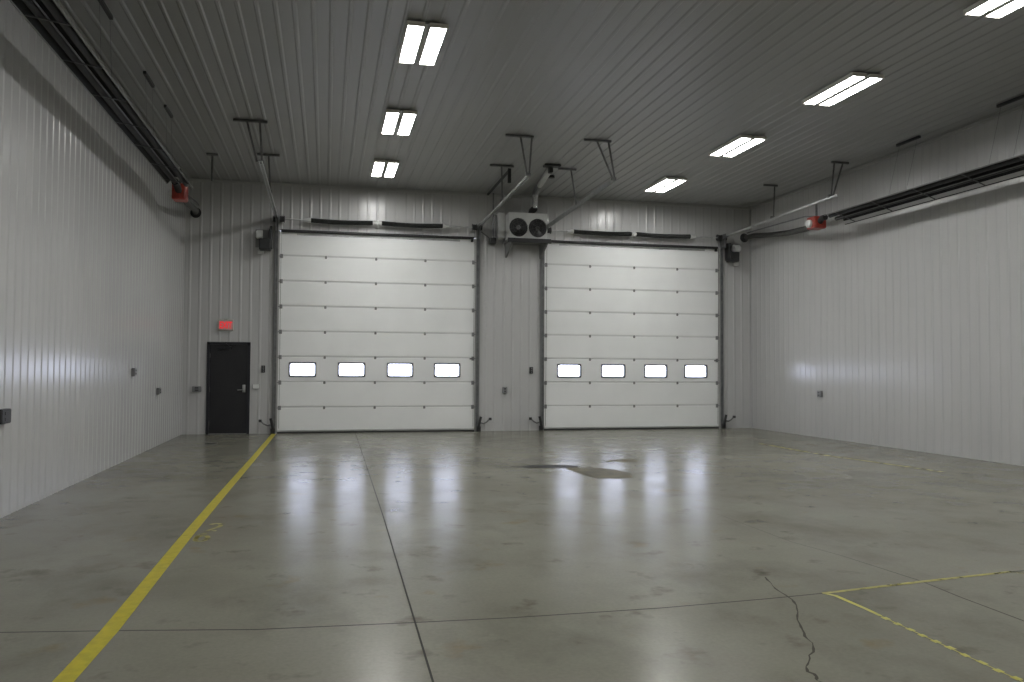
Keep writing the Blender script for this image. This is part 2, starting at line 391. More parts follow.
# ------------------------------------------------------------------ tracks with ceiling hangers
def door_track(x, sx, hang, brace, label):
    """sx: -1 left track of a door, +1 right track"""
    root = thing('door_track', (x, D - .07, 0), label, 'door track', 'steel tracks of the overhead doors')
    y0 = D - .085; R = .36
    prof = [(-.03, -.018), (.03, -.018), (.03, .022), (.024, .022), (.024, -.012), (-.024, -.012), (-.024, .022), (-.03, .022)]
    b = MB(); b.sweep(prof, [(x, y0, 0), (x, y0, 4.78)])
    b.build('vertical_rail', 'track', root)
    b = MB(); b.box((x + sx * .03 - .028, D - .066, 0), (x + sx * .03 + .028, D - .0305, 5.0)); b.build('jamb_angle', 'jamb', root)
    ye = 15.3; ze = 5.235
    curve = [(x, y0, 4.78)] + [(x, y0 - R + R * math.cos(t), 4.78 + R * math.sin(t)) for t in [math.radians(9 * k) for k in range(1, 11)]]; path = [curve[-1], (x, ye, ze)]
    b = MB(); b.sweep(prof, curve); b.build('curved_rail', 'track', root)
    b = MB(); b.sweep(prof, path); b.build('horizontal_rail', 'galv', root)
    # angle iron from the bearing plate back along the rail
    b = MB(); b.sweep([(-.003 + sx * .04, -.02), (.003 + sx * .04, -.02), (.003 + sx * .04, .03), (-.003 + sx * .04, .03)], [(x, y0 - .1, 5.16), (x, ye + .1, ze + .02)]); b.build('rail_angle', 'galv', root)
    b = MB(); b.box((x + sx * .02 - .004, y0 - .22, 4.84), (x + sx * .02 + .004, D - .031, 5.22), .0); b.box((x + sx * .02 - .05, D - .045, 4.86), (x + sx * .02 + .05, D - .031, 5.2)); b.build('bearing_plate', 'track', root)
    b = MB(); xo = x + sx * .026; b.tube([(xo, D - .2, 5.115), (xo + sx * .05, D - .2, 5.115), (xo + sx * .06, D - .2, 5.115)], [.075, .075, .05], 18); b.build('end_bearing', 'dark', root, 40)
    for (yy, xa, xb, zb, legs) in hang:
        b = MB(); b.box((min(xa, xb), yy - .02, ZC - .055), (max(xa, xb), yy + .02, ZC - .0135)).box((min(xa, xb), yy - .02, ZC - .0255), (max(xa, xb), yy + .03, ZC - .0135)); h = b.build('ceiling_angle', 'angle', root)
        for la, lb in legs:
            b = MB(); b.sweep([(-.018, -.018), (.018, -.018), (.018, -.013), (-.013, -.013), (-.013, .018), (-.018, .018)], [(la, yy, ZC - .05), (lb, yy, zb)], side=V((0, 1, 0)))
            b.build('hanger_strut', 'angle', root)
        b = MB(); b.box((x - .045, yy - .03, zb - .02), (x + .045, yy + .03, zb + .035), .004); b.build('hanger_clip', 'angle', root)
    if brace:
        b = MB(); (p, q) = brace; b.sweep([(-.022, -.022), (.022, -.022), (.022, .022), (-.022, .022)], [p, q]); b.box((q[0] - .035, q[1] - .03, q[2] - .28), (q[0] + .035, q[1] + .03, q[2] + .04), .004); b.build('brace', 'dark', root)
    return root
door_track(DL[0] - .06, -1, [(15.45, -1.66, -1.07, 5.26, [(-1.42, -1.24), (-1.20, -1.15)]), (17.85, -1.43, -.98, 5.22, [(-1.20, -1.16)])], None,
           'door track at the left edge of the left overhead door, nearest the exit sign')
door_track(DL[1] + .05, 1, [(15.25, 3.28, 3.83, 5.26, [(3.57, 3.70), (3.79, 3.74)]), (17.6, 3.44, 3.97, 5.22, [(3.70, 3.72)])], ((3.92, 20.3, 5.93), (3.92, 17.8, 5.955)),
           'door track at the right edge of the left overhead door, with a dark diagonal brace')
door_track(DR[0] - .05, -1, [(15.2, 4.82, 5.37, 5.26, [(5.08, 5.40), (5.31, 5.44)]), (17.55, 4.97, 5.38, 5.22, [(5.26, 5.38)])], None,
           'door track at the left edge of the right overhead door, behind the twin-fan heater')
door_track(DR[1] + .06, 1, [(15.6, 10.45, 10.85, 5.26, [(10.70, 10.46), (10.50, 10.42)]), (17.93, 10.18, 10.54, 5.22, [(10.46, 10.42)])], None,
           'door track at the right edge of the right overhead door, nearest the right wall')

# ------------------------------------------------------------------ torsion shafts and springs
def torsion_shaft(x0, x1, sp, label):
    y, z = D - .20, 5.115
    root = thing('torsion_shaft', ((x0 + x1) / 2, y, z), label, 'torsion shaft', 'spring shafts over the overhead doors')
    b = MB(); b.cyl((x0 - .022, y, z), (x1 + .012, y, z), .0165, 10); b.build('shaft', 'galv', root, 40)
    for a, c in sp:
        n = 62; pts = []
        b = MB(); seg = 14; rings = []
        for k in range(2 * n + 1):
            f = k / (2 * n); r = .052 + (.008 if k % 2 else 0); sag = -.022 * math.sin(math.pi * f)
            rings.append([b.bm.verts.new((a + (c - a) * f, y + r * math.cos(2 * math.pi * q / seg), z + sag + r * math.sin(2 * math.pi * q / seg))) for q in range(seg)])
        for A, B_ in zip(rings, rings[1:]):
            for q in range(seg): b.bm.faces.new((A[q], A[(q + 1) % seg], B_[(q + 1) % seg], B_[q]))
        b.bm.faces.new(rings[0][::-1]); b.bm.faces.new(rings[-1])
        s = b.build('spring', 'spring', root)
        outer = a if abs(a - x0) < abs(c - x1) else c; d = -1 if outer == a else 1
        b = MB(); b.tube([(outer, y, z), (outer + d * .05, y, z), (outer + d * .11, y, z), (outer + d * .16, y, z)], [.055, .055, .034, .03], 14); b.build('winding_cone', 'lgrey', s, 40)
    xm = (sp[0][1] + sp[1][0]) / 2
    b = MB(); b.box((xm - .05, D - .05, z - .1), (xm + .05, D - .0080, z + .1), .006).box((xm - .012, y - .05, z - .06), (xm + .012, D - .05, z + .06)).cyl((sp[0][1] + .002, y, z), (sp[1][0] - .002, y, z), .04, 14)
    b.build('center_bracket', 'lgrey', root)
    for xx, d in ((x0 + .062, 1), (x1 - .062, -1)):
        b = MB(); b.tube([(xx - .06, y, z), (xx - .05, y, z), (xx - .045, y, z), (xx + .045, y, z), (xx + .05, y, z), (xx + .06, y, z)], [.085, .085, .07, .07, .085, .085], 22); b.build('cable_drum', 'dark', root, 40)
        cx = xx - d * .02
        b = MB(); b.cyl((cx, y + .075, z), (cx, D - .04, .12), .004, 6); b.build('lift_cable', 'wire', root)
    return root
torsion_shaft(*DL, [(-.375, 1.09), (1.31, 2.81)], 'shaft with two dark coil springs above the left overhead door')
torsion_shaft(*DR, [(6.20, 7.78), (7.92, 9.44)], 'shaft with two dark coil springs above the right overhead door')

# ------------------------------------------------------------------ door openers
def opener(cx, cz, sx, label):
    yb = D - .0080
    root = thing('door_opener', (cx, yb, cz), label, 'door opener', 'electric openers beside the overhead doors')
    b = MB(); b.box((cx - .19, yb - .02, cz - .16), (cx + .19, yb, cz + .27), .004); b.build('mounting_plate', 'grey', root)
    b = MB(); b.box((cx - .04 * sx - .13, yb - .30, cz - .24), (cx - .04 * sx + .13, yb - .02, cz + .02), .02, 2); b.build('control_housing', 'dark', root)
    b = MB(); b.tube([(cx - .02, yb - .15, cz + .13), (cx + .15 * sx, yb - .15, cz + .13), (cx + .17 * sx, yb - .15, cz + .13)], [.10, .10, .07], 20); b.build('motor', 'lgrey', root, 40)
    b = MB(); b.box((cx - sx * .20, yb - .25, cz - .2), (cx - sx * .13, yb - .02, cz + .26), .015, 2); b.build('chain_guard', 'dark', root)
    b = MB(); b.box((cx + .06 * sx - .07, yb - .18, cz - .33), (cx + .06 * sx + .07, yb - .10, cz - .26), .006); b.build('release_handle', 'lgrey', root)
    b = MB(); xo = cx - sx * .165; b.tube([(xo, yb - .12, cz + .2), (xo - sx * .01, yb - .14, 4.985 if sx > 0 else 4.95)], .03, 10); b.build('drive_chain', 'dark', root)
    return root
opener(-1.47, 4.60, -1, 'electric opener on the wall left of the left overhead door')
opener(10.73, 4.72, 1, 'electric opener on the wall right of the right overhead door')

# ------------------------------------------------------------------ safety sensors at the foot of the jambs
def door_sensor(x, sx, label):
    """sx: direction away from the door"""
    yb = D - .112
    root = thing('door_sensor', (x, yb, .25), label, 'door sensor', 'safety sensors at the overhead door jambs')
    b = MB(); b.box((x - .05, yb - .035, .0), (x + .05, yb, .13), .006); b.tube([(x - sx * .01, yb - .05, .10), (x + sx * .02, yb - .06, .25), (x + sx * .05, yb - .06, .37)], .032, 8); b.build('bracket', 'dark', root)
    b = MB(); b.tube([(x + sx * .03, yb - .05, .22), (x + sx * .12, yb - .05, .20), (x + sx * .20, yb - .05, .24), (x + sx * .26, yb - .05, .30)], .02, 8); b.build('sensor_arm', 'angle', root)
    b = MB(); b.box((x + sx * .25, yb - .08, .28), (x + sx * .32, yb - .02, .345), .01, 2); b.build('sensor_eye', 'dark', root)
for x, sx, l in ((DL[0] - .09, -1, 'small door sensor at the jamb foot by the service door'), (DL[1] + .09, 1, 'small door sensor at the right foot of the left overhead door'),
                 (DR[0] - .10, -1, 'small door sensor at the left foot of the right overhead door'), (DR[1] + .09, 1, 'small door sensor at the right foot of the right overhead door')):
    door_sensor(x, sx, l)

# ------------------------------------------------------------------ service door and exit sign
root = thing('door_3', ((MD[0] + MD[1]) / 2, D, 0), 'dark charcoal service door under the red exit sign', 'door', kind='structure')
b = MB(); b.box((MD[0] + .045, D + .005, .012), (MD[1] - .045, D + .05, 2.105), .003); leaf = b.build('door_leaf', 'mandoor', root)
b = MB(); b.box((MD[0] - .02, D - .035, 0), (MD[0] + .042, D + .1, 2.15)).box((MD[1] - .042, D - .035, 0), (MD[1] + .02, D + .1, 2.15)).box((MD[0] - .02, D - .035, 2.108), (MD[1] + .02, D + .1, 2.17)).box((MD[0], D + .052, 0), (MD[0] + .075, D + .1, 2.15)).box((MD[1] - .075, D + .052, 0), (MD[1], D + .1, 2.15)).box((MD[0], D + .052, 2.07), (MD[1], D + .1, 2.15)).box((MD[0], D + .052, 0), (MD[1], D + .1, .02)); b.build('door_frame', 'mframe', root)
b = MB(); hx = MD[1] - .12; b.box((hx - .035, D - .008, .98), (hx + .035, D + .005, 1.16), .006, 2).cyl((hx, D - .06, 1.04), (hx, D - .004, 1.04), .014, 10).tube([(hx, D - .055, 1.04), (hx - .06, D - .06, 1.04), (hx - .14, D - .055, 1.035)], .012, 8).cyl((hx, D - .02, 1.125), (hx, D - .004, 1.125), .022, 14)
b.build('door_handle', 'chrome', leaf, 40)
b = MB(); b.box((MD[0] + .22, D - .065, 1.99), (MD[0] + .50, D + .004, 2.05), .008, 2).tube([(MD[0] + .36, D - .07, 2.02), (MD[0] + .56, D - .16, 2.035), (MD[0] + .40, D - .05, 2.125)], .010, 8); b.build('door_closer', 'mframe', leaf)
for z in (.25, 1.05, 1.85):
    b = MB(); b.cyl((MD[0] + .043, D - .004, z - .055), (MD[0] + .043, D - .004, z + .055), .012, 8); b.build('hinge', 'angle', leaf)
b = MB(); b.box((MD[0] + .03, D - .03, .0), (MD[1] - .03, D + .08, .011)); b.build('threshold', 'track', root)

root = thing('exit_sign', (-2.30, D - .02, 2.56), 'red lit exit sign on the wall above the dark service door', 'exit sign')
ex, ez = -2.30, 2.56
b = MB(); b.box((ex - .175, D - .075, ez - .12), (ex + .175, D - .0080, ez + .135), .012, 2); b.build('housing', 'exithouse', root)
b = MB(); b.box((ex - .150, D - .079, ez - .090), (ex + .155, D - .0745, ez + .105), .003); face = b.build('face', 'exitface', root)
b = MB(); b.box((ex - .04, D - .06, ez + .135), (ex + .04, D - .0080, ez + .16), .004); b.build('mounting_canopy', 'exithouse', root)
fc = bpy.data.curves.new('exit_text', 'FONT'); fc.body = 'EXIT'; fc.size = .215; fc.align_x = 'CENTER'; fc.align_y = 'CENTER'; fc.extrude = .002; fc.offset = .0075
to = bpy.data.objects.new('exit_text', fc); C.objects.link(to); bpy.context.view_layer.update()
tm = bpy.data.meshes.new_from_object(to.evaluated_get(bpy.context.evaluated_depsgraph_get())); bpy.data.objects.remove(to)
lo_ = min(v.co.x for v in tm.vertices); hi_ = max(v.co.x for v in tm.vertices); zc = (min(v.co.y for v in tm.vertices) + max(v.co.y for v in tm.vertices)) / 2
for v in tm.vertices:
    x, yv, zz = v.co; k = .275 / (hi_ - lo_)
    v.co = V(((x - (lo_ + hi_) / 2) * k + .0025, -.0605 - zz, (yv - zc) * 1.02 + .0075))
tm.materials.clear(); tm.materials.append(M['exitred'])
tx = bpy.data.objects.new('lettering', tm); C.objects.link(tx); tx.parent = root

# ------------------------------------------------------------------ wall boxes
def outlet(pos, axis, sg, w, h, label, m='box', name='wall_outlet', cat='outlet', sub='cover_plate', subm='plate', dep=.05, group='outlets on the walls', slots=True):
    """box standing off a wall; axis 0: side walls, 1: end wall; sg: direction into the room"""
    root = thing(name, pos, label, cat, group)
    p = V(pos)
    def bx(mb, u0, u1, z0, z1, d0, d1, bev=0.):
        a = V((u0, 0, 0)) if axis == 1 else V((0, u0, 0)); c = V((u1, 0, 0)) if axis == 1 else V((0, u1, 0))
        n0 = V((0, sg * d0, 0)) if axis == 1 else V((sg * d0, 0, 0)); n1 = V((0, sg * d1, 0)) if axis == 1 else V((sg * d1, 0, 0))
        mb.box(p + a + n0 + V((0, 0, z0)), p + c + n1 + V((0, 0, z1)), bev, 2)
    b = MB(); bx(b, -w / 2, w / 2, -h / 2, h / 2, 0, dep, .006); b.build('box', m, root)
    b = MB(); bx(b, -w / 2 + .008, w / 2 - .008, -h / 2 + .008, h / 2 - .008, dep, dep + .006, .002); cv = b.build(sub, subm, root)
    if slots:
        for dz in (-h * .2, h * .2):
            b = MB(); bx(b, -w * .2, w * .2, dz - h * .11, dz + h * .11, dep + .006, dep + .010, .001); b.build('receptacle', 'dark', cv)
    return root
G = .0080
outlet((XL + G, 15.43, 1.48), 0, 1, .17, .14, 'small grey outlet box on the left wall, the higher one towards the far corner')
outlet((XL + G, 17.65, 1.09), 0, 1, .19, .13, 'small grey outlet box low on the left wall, nearest the far corner')
outlet((XL + G, 9.49, 1.055), 0, 1, .26, .15, 'dark outlet box on the left wall, nearest the camera', m='dark', subm='dark')
outlet((XR - G, 17.40, 1.02), 0, -1, .16, .15, 'small dark outlet box low on the right wall')
outlet((-2.925, D - G, 1.06), 1, -1, .20, .13, 'grey outlet box on the end wall left of the service door', subm='plate')
outlet((4.45, D - G, 1.03), 1, -1, .12, .16, 'grey outlet box on the wall between the overhead doors')
outlet((-1.60, D - G, 1.12), 1, -1, .16, .12, 'light grey switch plate just right of the service door', m='grey', name='light_switch', cat='switch', subm='lgrey', dep=.02, group=None, slots=False)
for x, l in ((-1.435, 'black push-button station on the wall by the left overhead door'), (5.139, 'black push-button station on the wall left of the right overhead door')):
    r = outlet((x, D - G, 1.535), 1, -1, .085, .17, l, m='dark', name='button_station', cat='door control', sub='face_plate', subm='dark', group='push-button stations of the overhead doors', slots=False)
    for dz in (-.05, 0, .05):
        b = MB(); b.cyl((x, D - G - .055, 1.535 + dz), (x, D - G - .068, 1.535 + dz), .014, 12); b.build('button', 'plate', r)

# ------------------------------------------------------------------ twin-fan unit heater, shelf, panel, flue
root = thing('unit_heater', (4.92, 20.3, 4.80), 'grey heater cabinet with two round fans, high between the overhead doors', 'heater')
x0, x1, y0, z0, z1 = 4.385, 5.365, 19.92, 4.786, 5.44
FC = [(4.630, 5.075), (5.120, 5.075)]; FR = .235
b = MB(); b.box((x0, y0 + .05, z0), (x1, D - .30, z1), .01)
b.build('cabinet', 'lgrey', root)
# front sheet with two round openings
b = MB(); N = 32
for (cx, cz), (xa, xb) in zip(FC, ((x0, 4.875), (4.875, x1))):
    inn = [b.bm.verts.new((cx + FR * math.cos(2 * math.pi * k / N), y0, cz + FR * math.sin(2 * math.pi * k / N))) for k in range(N)]
    outv = []
    for k in range(N):
        c, s_ = math.cos(2 * math.pi * k / N), math.sin(2 * math.pi * k / N)
        t = min(((xb - cx) / c if c > 1e-6 else (xa - cx) / c if c < -1e-6 else 9), ((z1 - cz) / s_ if s_ > 1e-6 else (z0 - cz) / s_ if s_ < -1e-6 else 9))
        outv.append(b.bm.verts.new((cx + c * t, y0, cz + s_ * t)))
    deep = [b.bm.verts.new((v.co.x, y0 + .048, v.co.z)) for v in inn]
    outb = [b.bm.verts.new((v.co.x, y0 + .048, v.co.z)) for v in outv]
    for k in range(N):
        j = (k + 1) % N
        b.bm.faces.new((inn[k], outv[k], outv[j], inn[j])); b.bm.faces.new((inn[k], inn[j], deep[j], deep[k])); b.bm.faces.new((outv[k], outb[k], outb[j], outv[j]))
    for qx, qz in ((xa, z0), (xa, z1), (xb, z0), (xb, z1)):
        # corner gussets complete the rectangle
        k = min(range(N), key=lambda i: (outv[i].co.x - qx) ** 2 + (outv[i].co.z - qz) ** 2)
        cnr = b.bm.verts.new((qx, y0, qz)); nb = sorted(range(N), key=lambda i: (outv[i].co.x - qx) ** 2 + (outv[i].co.z - qz) ** 2)[:2]
        try: b.bm.faces.new((outv[nb[0]], outv[nb[1]], cnr))
        except Exception: pass
b.build('front_panel', 'lgrey', root)
for cx, cz in FC:
    b = MB(); b.tube([(cx, y0 + .046, cz), (cx, y0 + .044, cz)], FR * .99, 32); f = b.build('fan_well', 'dark', root)
    b = MB()
    for k in range(5):
        a0 = 2 * math.pi * k / 5; rows = []
        for i in range(5):
            r = .05 + (FR - .06) * i / 4; wdt = .30 + .12 * i / 4; row = []
            for t in (-1, 0, 1):
                a = a0 + t * wdt; row.append((cx + r * math.cos(a), y0 + .022 + t * .013 - .003 * (1 - t * t), cz + r * math.sin(a)))
            rows.append(row)
        fr_ = [[b.bm.verts.new(p) for p in row] for row in rows]; bk = [[b.bm.verts.new((p[0], p[1] + .003, p[2])) for p in row] for row in rows]
        for i in range(4):
            for t in range(2):
                b.bm.faces.new((fr_[i][t], fr_[i + 1][t], fr_[i + 1][t + 1], fr_[i][t + 1])); b.bm.faces.new((bk[i][t], bk[i][t + 1], bk[i + 1][t + 1], bk[i + 1][t]))
    b.build('fan_blades', 'fanblade', f)
    b = MB(); b.tube([(cx, y0 + .04, cz), (cx, y0 + .005, cz), (cx, y0 - .004, cz)], [.055, .055, .038], 18); b.build('fan_hub', 'fanhub', f, 40)
    b = MB()
    for r in (.08, .135, .19, .228):
        pts = [(cx + r * math.cos(2 * math.pi * k / 28), y0 - .008, cz + r * math.sin(2 * math.pi * k / 28)) for k in range(29)]; b.tube(pts, .0028, 5)
    for k in range(4):
        a = math.pi * k / 4 + .2; b.cyl((cx + .24 * math.cos(a), y0 - .010, cz + .24 * math.sin(a)), (cx - .24 * math.cos(a), y0 - .010, cz - .24 * math.sin(a)), .0035, 5)
    b.build('fan_guard', 'wire', f)
root = thing('wall_shelf', (4.85, D, 4.7), 'dark bracket shelf carrying the twin-fan heater', 'shelf')
b = MB(); b.box((4.37, 19.87, 4.745), (5.43, D - .02, 4.785)); b.build('shelf_top', 'grey', root)
b = MB(); b.box((4.34, 19.84, 4.69), (5.45, 19.87, 4.797), .006); b.build('front_angle', 'dark', root)
for xx in (4.46, 5.36):
    b = MB(); b.extrude_x([(D - .02, 4.742), (19.90, 4.742), (19.90, 4.69), (D - .08, 4.40), (D - .02, 4.40)], xx - .02, xx + .02); b.build('bracket', 'grey', root)
root = thing('gas_panel', (4.2, D, 4.8), 'pale narrow cabinet with pipes left of the twin-fan heater', 'cabinet')
b = MB(); b.box((4.20, D - .32, 4.86), (4.375, D - .0080, 5.50), .01); b.build('cabinet', 'lgrey', root)
b = MB(); b.cyl((4.10, D - .16, 4.84), (4.10, D - .16, ZC - .02), .021, 10).cyl((4.16, D - .2, 4.9), (4.16, D - .2, 5.45), .018, 10); b.build('pipe', 'track', root, 40)
b = MB(); b.box((4.00, D - .24, 4.72), (4.17, D - .08, 4.87), .02, 2); b.build('valve_box', 'dark', root)
b = MB(); b.tube([(4.08, D - .16, 4.80), (3.92, D - .13, 4.93), (3.80, D - .12, 5.02)], .016, 8); b.build('conduit', 'angle', root, 40)

root = thing('flue_pipe', (5.04, 19.9, 5.45), 'shiny flue pipe rising from the twin-fan heater to the ceiling', 'flue pipe')
b = MB(); b.tube([(4.985, 20.04, 5.4405), (4.985, 20.04, 5.47), (4.99, 20.01, 5.51), (5.02, 19.93, 5.54), (5.04, 19.9, 5.57)], [.075, .08, .085, .085, .08], 18); b.build('lower_elbow', 'dark', root, 50)
b = MB(); b.tube([(5.04, 19.9, 5.555), (5.04, 19.9, 5.925)], .075, 24); b.build('riser', 'shiny', root, 50)
b = MB(); b.tube([(5.04, 19.9, 5.92), (5.035, 19.87, 5.935), (5.02, 19.78, 5.942), (4.98, 19.5, 5.94), (4.93, 19.0, 5.938)], .07, 20); b.build('upper_elbow', 'track', root, 50)
b = MB(); b.tube([(4.93, 19.02, 5.938), (4.76, 17.5, 5.938)], .068, 20); b.build('ceiling_run', 'lgrey', root, 50)
b = MB(); b.box((4.58, 17.22, ZC - .06), (4.94, 17.42, ZC - .0135), .008); b.box((4.72, 17.35, 5.86), (4.80, 17.5, ZC - .03), .006); b.build('ceiling_collar', 'dark', root)
root = thing('junction_box', (5.02, 18.3, ZC - .02), 'small black junction box on the ceiling beside the flue', 'junction box')
b = MB(); b.tube([(5.02, 18.3, ZC - .0135), (5.02, 18.3, ZC - .065)], .075, 14); b.build('box', 'dark', root, 40)
b = MB(); b.tube([(5.02, 18.3, ZC - .0655), (5.02, 18.3, ZC - .075)], .05, 14); b.build('cover', 'angle', root, 40)

# ------------------------------------------------------------------ infrared tube heaters along the side walls
def tube_heater(inner, outer, apex, yfar, ynear, xm, marks, label):
    """inner / outer: (x, z) of the two lower lips; apex: (x, z) pair of the flat top"""
    cx, cz = (inner[0] + outer[0]) / 2, (inner[1] + outer[1]) / 2
    root = thing('tube_heater', (cx, yfar, cz), label, 'tube heater', 'infrared tube heaters along the side walls')
    th = .004
    pl = [inner, apex[0], apex[1], outer]
    inside = [((p[0] - cx) * .97 + cx, p[1] - .006) for p in pl]
    b = MB(); b.extrude_y(pl + inside[::-1], ynear, yfar); b.build('reflector', 'reflector', root)
    for p in (inner, outer):
        b = MB(); b.cyl((p[0], ynear, p[1]), (p[0], yfar, p[1]), .011, 6); b.build('reflector_lip', 'lit_wing' if xm > 0 and p == outer else 'lip', root)  # right outer lip takes the pale colour that paints lamplight
    if xm > 0:
        b = MB(); b.extrude_y([(outer[0] - .022, outer[1] + .012), (outer[0] - .014, outer[1] + .012), (outer[0] - .043, outer[1] + .074), (outer[0] - .051, outer[1] + .074)], ynear, yfar); b.build('lit_reflector_strip', 'lit_wing', root)  # added pale strip; its colour stands for lamplight inside the reflector
    d = V((outer[0] - inner[0], 0, outer[1] - inner[1])); nn = V((-d.z, 0, d.x)).normalized()
    if nn.z < 0: nn = -nn
    ends = []
    for f in ((.27, .70) if xm < 0 else (.26, .56)):
        p = V((inner[0], 0, inner[1])) + d * f + nn * .05
        b = MB(); b.cyl((p.x, ynear + .1, p.z), (p.x, yfar + .02, p.z), .044, 14); b.build('burner_tube', 'tube', root, 40); ends.append(p)
    p0 = V((inner[0], 0, inner[1])) + d * .5 + nn * .018
    b = MB(); b.cyl((p0.x, ynear, p0.z), (p0.x, yfar, p0.z), .009, 6); b.build('centre_rail', 'angle', root)
    y = yfar - .35
    while y > ynear:
        b = MB(); a = V((inner[0], y, inner[1])) + nn * .004; c = V((outer[0], y, outer[1])) + nn * .004
        b.sweep([(-.014, -.004), (.014, -.004), (.014, .004), (-.014, .004)], [a, c], side=V((0, 1, 0))); b.build('tube_hanger', 'hbar', root); y -= 1.18
    for y in marks:
        b = MB(); b.box((xm - .022, y - .32, ZC - .06), (xm + .022, y + .32, ZC - .0135)); b.build('ceiling_channel', 'dark', root)
        for dy in (-.25, .25):
            top = V((xm, y + dy, ZC - .06)); bot = V(((apex[0][0] + apex[1][0]) / 2, y + dy, (apex[0][1] + apex[1][1]) / 2))
            b = MB(); b.cyl(top, bot, .0022, 5); b.build('chain', 'wire', root)
    return root, ends
hl, endl = tube_heater((-2.42, 4.86), (-2.86, 4.925), ((-2.56, 5.05), (-2.76, 5.06)), 16.1, 1.2, -2.70, (16.6 - 1.4, 13.56, 10.94, 8.3, 5.6, 2.9), 'long dark tube heater under the ceiling along the left wall')
hr, endr = tube_heater((10.36, 4.88), (10.87, 4.70), ((10.50, 4.925), (10.77, 4.93)), 15.75, 1.2, 10.90, (13.8, 11.3, 8.6, 5.9, 3.2), 'long dark tube heater hung tilted along the right wall')
def burner(root, c, w, h, endpts, duct, gas, cap):
    cx, cy, cz = c
    b = MB(); b.box((cx - w / 2, cy - .16, cz - h / 2), (cx + w / 2, cy + .16, cz + h / 2), .03, 2); bb = b.build('burner_box', 'red', root)
    b = MB(); b.box((cx - w / 2 + .03, cy - .172, cz - h / 2 + .04), (cx + w / 2 - .10, cy - .159, cz - .02), .004); b.build('cover_plate', 'red', bb)
    b = MB(); b.tube([(cx - w / 2 - .07, cy + .02, cz - .02), (cx - w / 2 - .05, cy + .02, cz - .02), (cx - w / 2 + .01, cy + .02, cz - .02)], [.05, .09, .09], 16); b.build('blower_motor', 'lgrey', bb, 40)
    for e in (endpts[1:] if cap else endpts[:1]):
        b = MB(); b.tube([(e.x, cy - .45, e.z), (e.x, cy - .32, e.z), ((e.x + cx) / 2, cy - .22, (e.z + cz) / 2), (cx, cy - .13, cz)], .062, 14); b.build('burner_neck', 'tube', bb, 50)
    b = MB(); b.tube(duct, .062, 14, ribs=70, ribr=.006); b.build('air_duct', 'duct', root)
    b = MB(); b.tube(gas, .017, 8); b.build('gas_pipe', 'track', root, 50)
    b = MB(); e = V(duct[-1]); b.tube([(e.x, D - .12, e.z), (e.x, D - .03, e.z), (e.x, D - .0080, e.z)], [.075, .10, .125], 18); b.build('wall_thimble', 'black' if cap else 'dark', root, 40)
    b = MB(); b.box((cx - .015, cy - .02, cz + h / 2), (cx + .015, cy + .02, cz + h / 2 + .3)); b.build('burner_bracket', 'angle', bb)
burner(hl, (-2.70, 16.5, 4.845), .25, .31, endl, [(-2.70, 16.6, 4.84), (-2.72, 17.1, 4.85), (-2.77, 18.0, 4.91), (-2.84, 19.4, 5.05), (-2.96, 20.2, 5.18), (-3.02, 20.56, 5.21)], [(-2.72, 16.6, 4.93), (-2.78, 17.5, 5.05), (-2.95, 20.3, 5.40), (-2.95, D - .02, 5.40)], True)
burner(hr, (10.58, 16.38, 4.83), .30, .27, endr, [(10.64, 16.5, 4.81), (10.80, 17.2, 4.84), (10.98, 18.2, 4.92), (11.08, 19.2, 5.03), (11.12, 20.1, 5.15), (11.12, 20.56, 5.175)], [(10.62, 16.5, 5.0), (10.62, 16.9, 5.07), (11.08, 19.0, 5.25), (11.20, 20.4, 5.31), (11.20, D - .02, 5.31)], False)
root = thing('hanger_rod', (-2.35, 18.1, ZC - .02), 'dark drop rod hanging from the ceiling in the far left corner', 'hanger')
b = MB(); b.box((-2.46, 18.05, ZC - .05), (-2.23, 18.15, ZC - .0135), .004); b.build('ceiling_plate', 'angle', root)
b = MB(); b.cyl((-2.345, 18.1, ZC - .05), (-2.345, 18.1, 5.44), .022, 8); b.build('rod', 'angle', root)

# ------------------------------------------------------------------ ceiling lights
def ceiling_light(cx, cy):
    root = thing('ceiling_light', (cx, cy, ZC - .0135), 'x', 'ceiling light', 'twin-lamp ceiling lights in two rows')
    z = ZC - .0135
    L = .665
    b = MB(); b.box((cx - .26, cy - L + .05, z - .022), (cx + .26, cy + L - .05, z), .003); b.build('ballast_tray', 'tray', root)
    for s_ in (-1, 1):
        q = [(.034, -.022), (.040, -.078), (.045, -.078), (.047, -.050), (.243, -.050), (.245, -.078), (.250, -.078), (.270, -.022)]
        b = MB(); b.extrude_y([(cx + s_ * x, z + dz) for x, dz in q], cy - L, cy + L); pan = b.build('reflector_pan', 'fixture', root)
        for e in (-1, 1):
            b = MB(); b.box((cx + s_ * .033, cy + e * (L - .006), z - .080), (cx + s_ * .268, cy + e * (L + .012), z - .020), .003); b.build('end_cap', 'endcap', pan)
        b = MB(); b.box((cx + s_ * .0475, cy - L + .012, z - .066), (cx + s_ * .2425, cy + L - .012, z - .0505), .002, 1); b.build('lamp', 'lamp', pan, 40)
    return root
first = None
LX = (1.225, 7.84); YS = [18.37 - 3.53 * k for k in range(7)]
words = {0: 'nearest the overhead doors', 1: 'second from the overhead doors', 2: 'third from the overhead doors', 3: 'fourth from the overhead doors'}
for r, side in enumerate(('left', 'right')):
    for k, y in enumerate(YS):
        if y < YB + .8: continue
        if k > 1: y += (-.17, .13)[r]
        if first is None: o = first = ceiling_light(LX[0], YS[0])
        else:
            o = copy_tree(first); o.location = (LX[r], y, ZC - .0135)
        o['label'] = 'twin-lamp ceiling light in the %s row, %s' % (side, words.get(k, ['', '', '', '', 'fifth from the overhead doors, overhead', 'sixth from the overhead doors, behind the camera', 'seventh from the overhead doors, at the rear'][k]))

